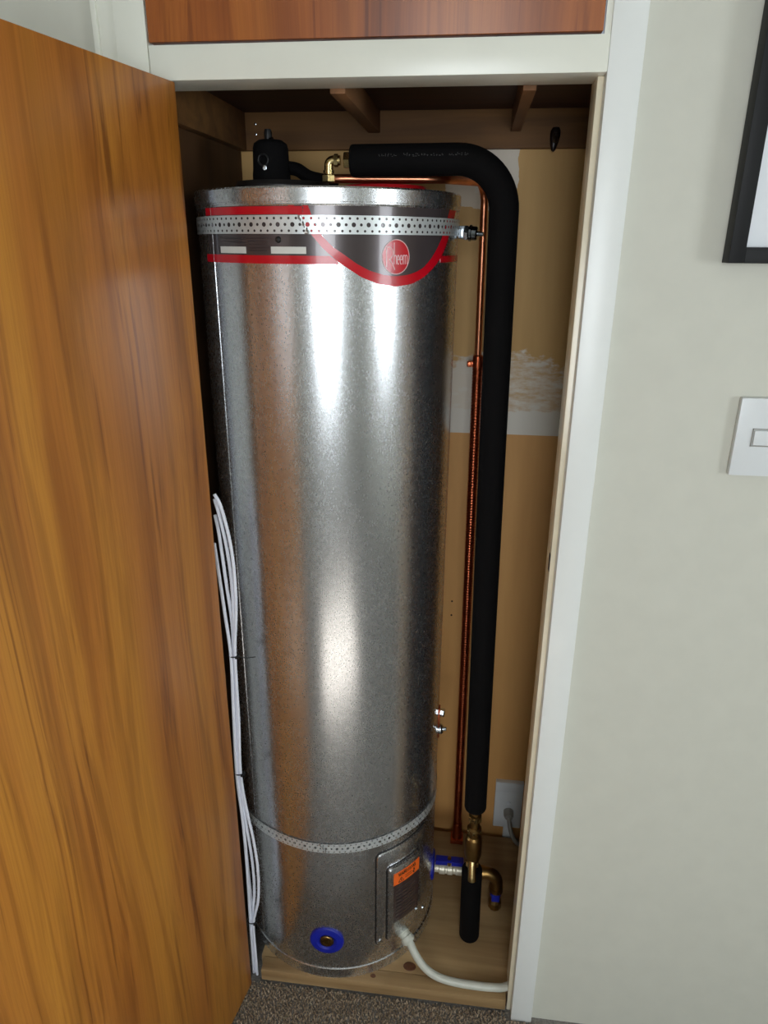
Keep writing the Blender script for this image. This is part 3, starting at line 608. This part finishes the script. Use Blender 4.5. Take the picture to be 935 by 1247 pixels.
# cold inlet: plated valve with blue lever, elbow and drain cock
iv = thing('inlet_valve', (-0.105, 0.24, ZB), 'plated inlet valve with a blue lever between tank and foam stub', 'valve')
YV, ZV = 0.24, 0.148
bm = B(); lathe(bm, [(0.0105, -0.014), (0.0105, 0.0), (0.0135, 0.002), (0.0135, 0.014), (0.0118, 0.016), (0.0118, 0.020), (0.0135, 0.022), (0.0135, 0.032), (0.0110, 0.035), (0.0110, 0.040), (0.0130, 0.042), (0.0130, 0.056), (0.010, 0.058), (0.010, 0.075)], (-0.170, YV, ZV), (1, 0, 0), 24); obj('valve_body', bm, 'nickel', iv)
bm = B(); box(bm, -0.178, -0.112, YV - 0.009, YV + 0.009, ZV + 0.026, ZV + 0.031, bev=0.0022); box(bm, -0.178, -0.150, YV - 0.010, YV - 0.007, ZV + 0.019, ZV + 0.031, bev=0.001); box(bm, -0.140, -0.113, YV - 0.010, YV - 0.007, ZV + 0.019, ZV + 0.031, bev=0.001)
lv = obj('lever', bm, 'bluep', iv, label='blue lever handle')
bm = B(); lathe(bm, [(0.005, ZV + 0.010), (0.005, ZV + 0.032), (0.0042, ZV + 0.035), (0, ZV + 0.036)], (-0.1455, YV, 0), (0, 0, 1), 12); obj('spindle', bm, 'bronze', iv)
bm = B(); tube(bm, fillet([(-0.115, YV, ZV), (-0.0325, YV, ZV), (-0.0310, YV, 0.098)], 0.026, 10), 0.0150, 20); lathe(bm, [(0.0172, 0), (0.0172, 0.012)], (-0.076, YV, ZV), (1, 0, 0), 20); lathe(bm, [(0.0165, 0.096), (0.0165, 0.108)], (-0.0311, YV, 0), (0, 0, 1), 20); obj('elbow', bm, 'bronze', iv)
bm = B(); lathe(bm, [(0.0118, 0.078), (0.0126, 0.082), (0.0126, 0.096), (0.0115, 0.099)], (-0.0315, YV, 0), (0, 0, 1), 18); box(bm, -0.041, -0.022, YV - 0.0155, YV - 0.009, 0.074, 0.096, bev=0.002); obj('blue_collar', bm, 'bluep', iv)
bm = B(); lathe(bm, [(0.0130, ZB - 0.001), (0.0158, ZB + 0.004), (0.0158, ZB + 0.020), (0.0125, ZB + 0.026), (0.0105, ZB + 0.030), (0.0105, ZB + 0.040)], (-0.0315, YV, 0), (0, 0, 1), 10); obj('tail_nut', bm, 'bronze', iv)
# flexible conduit from the gland across the board
g0 = P_g = tp(46.6, 0.124, TR + 0.004) + GD * 0.0268
hz_ = ZB + 0.0083
bm = B(); path = catmull([tuple(g0), (-0.2105, 0.0540, 0.0935), (-0.190, 0.0435, 0.0715), (-0.162, 0.0365, 0.0560), (-0.125, 0.032, hz_ + 0.0008), (-0.08, 0.030, hz_), (-0.04, 0.031, hz_), (-0.012, 0.036, hz_), (0.03, 0.06, hz_ + 0.001)], 6)
tube(bm, path, 0.0085, 14); obj('conduit', bm, 'hose', None, True, 'off-white flexible conduit curving from the access cover over the pine board', 'conduit')

# ================================================================== SMALL THINGS
# socket on the cupboard back
so = thing('power_outlet', (0.003, 0.48, 0.14), 'white power outlet low on the cupboard back', 'outlet')
obj('upper_block', cbox(-0.0325, 0.040, 0.466, 0.4805, 0.190, 0.221, bev=0.002), 'plastic', so)
obj('plate', cbox(-0.0325, 0.040, 0.469, 0.4805, 0.070, 0.188, bev=0.002), 'plastic', so)
bm = B(); lathe(bm, [(0.0055, 0), (0.005, 0.003), (0, 0.004)], (0.0045, 0.4695, 0.153), (0, -1, 0), 14); obj('switch_button', bm, 'mat_white', so)
obj('conduit_strip', cbox(-0.004, 0.018, 0.470, 0.4805, 0.0, 0.071, bev=0.001), 'plastic', so)
pc = thing('appliance_lead', (0.006, 0.465, 0.12), 'grey flex and plug hanging from the white outlet', 'lead')
bm = B(); lathe(bm, [(0.013, 0), (0.013, 0.014), (0.010, 0.022), (0, 0.023)], (0.006, 0.4692, 0.125), (0, -1, -0.1), 20); obj('plug', bm, 'greycord', pc)
bm = B(); tube(bm, catmull([(0.006, 0.449, 0.122), (0.008, 0.443, 0.112), (0.014, 0.438, 0.085), (0.028, 0.434, 0.058), (0.050, 0.43, 0.0475), (0.058, 0.425, 0.047)]), 0.0058, 12); obj('flex', bm, 'greycord', pc)
# coat hook on the cleat
hk = thing('coat_hook', (-0.018, 0.46, 1.732), 'dark teardrop coat hook on the cleat under the shelf', 'hook')
bm = B(); lathe(bm, [(0.0, 0.0205), (0.006, 0.0195), (0.0090, 0.014), (0.0096, 0.007), (0.0082, -0.003), (0.006, -0.012), (0.0035, -0.019), (0, -0.022)], (0, 0, 0), (0, 0, 1), 20)
for v in bm.verts: v.co.y *= 0.55; v.co.x += v.co.z * 0.06
bmesh.ops.translate(bm, verts=bm.verts, vec=(-0.018, 0.4565, 1.732)); obj('back_plate', bm, 'hookm', hk)
bm = B(); tube(bm, catmull([(-0.018, 0.456, 1.735), (-0.0175, 0.444, 1.728), (-0.018, 0.437, 1.732), (-0.018, 0.434, 1.741)]), [0.0042] * 20 + [0.005] * 5, 12); obj('prong', bm, 'hookm', hk)
# nails/holes in the back wall
for z, w_ in ((0.740, 'upper'), (0.702, 'lower')):
    bm = B(); lathe(bm, [(0.0022, 0), (0.0022, 0.0012), (0, 0.0016)], (-0.170, 0.4802, z), (0, -1, 0), 10)
    obj('nail', bm, 'hole', None, True, w_ + ' of two small dark nails in the hardboard beside the copper pipe', 'nail', 'nails in the cupboard back')
for z, w_ in ((1.746, 'lower'), (1.764, 'upper')):
    bm = B(); lathe(bm, [(0.0022, 0), (0.0022, 0.001), (0, 0.0016)], (-0.592, 0.4602, z), (0, -1, 0), 10)
    obj('screw', bm, 'zinc', None, True, w_ + ' of two shiny screw heads in the back cleat near the corner', 'screw', 'screws in the cleat')
# picture on the right wall
pf = thing('picture_frame', (0.32, 0.012, 1.73), 'black framed picture with a white mount on the cream wall', 'picture')
x0, x1, z0, z1 = 0.179, 0.479, 1.527, 1.947
bm = B(); box(bm, x0, x0 + 0.020, -0.015, 0.0125, z0, z1, bev=0.001); box(bm, x1 - 0.020, x1, -0.015, 0.0125, z0, z1, bev=0.001); box(bm, x0 + 0.020, x1 - 0.020, -0.015, 0.0125, z0, z0 + 0.020, bev=0.001); box(bm, x0 + 0.020, x1 - 0.020, -0.015, 0.0125, z1 - 0.020, z1, bev=0.001)
obj('frame', bm, 'frame_black', pf)
obj('mount', cbox(x0 + 0.018, x1 - 0.018, -0.005, 0.004, z0 + 0.018, z1 - 0.018), 'mat_white', pf)
# light switch
ls = thing('light_switch', (0.27, 0.012, 1.289), 'white light switch plate on the cream wall below the picture', 'switch')
obj('plate', cbox(0.2345, 0.308, 0.001, 0.0125, 1.230, 1.346, bev=0.003), 'plastic', ls)
bm = B(); 
for a_, b_, c_, d_ in ((0.2565, 0.286, 1.3005, 1.302), (0.2565, 0.286, 1.2755, 1.277), (0.2565, 0.258, 1.2755, 1.302), (0.2845, 0.286, 1.2755, 1.302)): box(bm, a_, b_, -0.0002, 0.004, c_, d_)
obj('rocker_surround', bm, 'greycord', ls)
obj('rocker', cbox(0.259, 0.2835, -0.003, 0.004, 1.278, 1.2995, bev=0.001), 'plastic', ls)
# white cables hanging beside the door hinge
CB = [
 [(-0.572, 0.032, 1.150), (-0.562, 0.031, 1.128), (-0.551, 0.030, 1.070), (-0.547, 0.030, 1.010), (-0.5485, 0.030, 0.935), (-0.5575, 0.030, 0.835), (-0.560, 0.030, 0.70), (-0.565, 0.030, 0.565), (-0.558, 0.030, 0.47), (-0.5485, 0.028, 0.40), (-0.5435, 0.027, 0.32), (-0.5475, 0.027, 0.235), (-0.5625, 0.028, 0.165), (-0.563, 0.026, 0.09), (-0.561, 0.022, 0.012)],
 [(-0.574, 0.036, 1.140), (-0.566, 0.034, 1.105), (-0.5575, 0.034, 1.04), (-0.5545, 0.034, 0.96), (-0.560, 0.034, 0.835), (-0.5645, 0.034, 0.70), (-0.569, 0.033, 0.565), (-0.564, 0.033, 0.45), (-0.556, 0.032, 0.34), (-0.5565, 0.032, 0.25), (-0.566, 0.032, 0.165), (-0.566, 0.030, 0.10), (-0.5655, 0.028, 0.012)],
 [(-0.576, 0.038, 1.110), (-0.571, 0.037, 1.07), (-0.5655, 0.037, 0.98), (-0.561, 0.038, 0.90), (-0.5635, 0.039, 0.835), (-0.568, 0.039, 0.72), (-0.572, 0.038, 0.565), (-0.570, 0.037, 0.46), (-0.5685, 0.036, 0.33), (-0.567, 0.036, 0.22), (-0.5685, 0.036, 0.165), (-0.569, 0.034, 0.09), (-0.570, 0.033, 0.012)],
 [(-0.579, 0.030, 1.06), (-0.575, 0.030, 1.00), (-0.5695, 0.029, 0.92), (-0.5645, 0.028, 0.835), (-0.568, 0.028, 0.72), (-0.5725, 0.028, 0.565), (-0.5675, 0.027, 0.45), (-0.566, 0.026, 0.36), (-0.567, 0.026, 0.25), (-0.569, 0.027, 0.165), (-0.570, 0.026, 0.012)]]
CL = ['white cable beside the door hinge bowing out farthest toward the tank', 'white cable beside the door hinge next inside the outermost one', 'white cable in the hinge-side bundle running against the jamb', 'white cable in the hinge-side bundle lying closest to the wooden door']
for pts, lb in zip(CB, CL):
    bm = B(); tube(bm, catmull(pts, 6), 0.0030, 10); obj('cable', bm, 'cable', None, True, lb, 'cable', 'white cables beside the door hinge')
def tie(x, y, z, r, tail, lb):
    bm = B(); path = [(x + math.cos(a) * r, y + math.sin(a) * r * 0.85, z) for a in [2 * math.pi * i / 20 for i in range(21)]]
    tube(bm, path, 0.0012, 6); tube(bm, [(x + r * 0.8, y - r * 0.4, z), *tail], 0.0009, 6); box(bm, x + r * 0.6, x + r * 0.6 + 0.004, y - r * 0.9 - 0.002, y - r * 0.9 + 0.002, z - 0.002, z + 0.002)
    obj('cable_tie', bm, 'blackp', None, True, lb, 'cable tie', 'black ties on the white cables')
tie(-0.5608, 0.0335, 0.835, 0.0095, [(-0.535, 0.03, 0.833), (-0.520, 0.035, 0.8335)], 'black cable tie with a long tail on the white cables')
tie(-0.5688, 0.0333, 0.565, 0.0095, [(-0.556, 0.027, 0.562), (-0.554, 0.027, 0.572)], 'short-tailed black cable tie on the white cables level with the foam pipe foot')
tie(-0.5665, 0.0315, 0.165, 0.0095, [(-0.550, 0.03, 0.150), (-0.545, 0.033, 0.142)], 'black cable tie lowest on the white cables near the carpet')

# carpet pile near the cupboard: countless tufts, one object
bm = B(); rc = random.Random(11); sp_ = 0.0046
y = -0.22
while y < 0.012:
    x = -0.70
    while x < 0.06:
        cx_, cy_ = x + rc.uniform(-.002, .002), y + rc.uniform(-.002, .002)
        if not (cy_ > -0.004 and (cx_ < -0.57 or cx_ > -0.012)):
            h = rc.uniform(0.004, 0.0085); r = rc.uniform(0.0013, 0.0021); lx, ly = rc.uniform(-.003, .003), rc.uniform(-.003, .003); th = rc.uniform(0, 2)
            b = [bm.verts.new((cx_ + r * math.cos(th + k * 2.0944), cy_ + r * math.sin(th + k * 2.0944), -0.0005)) for k in range(3)]
            tt = [bm.verts.new((cx_ + lx + r * .9 * math.cos(th + k * 2.0944), cy_ + ly + r * .9 * math.sin(th + k * 2.0944), h)) for k in range(3)]
            bm.faces.new(tt)
            for k in range(3): bm.faces.new((b[k], b[(k + 1) % 3], tt[(k + 1) % 3], tt[k]))
        x += sp_
    y += sp_
obj('carpet_pile', bm, 'yarn', None, False, 'brown carpet pile tufts in front of the pine board', 'carpet', kind='stuff')
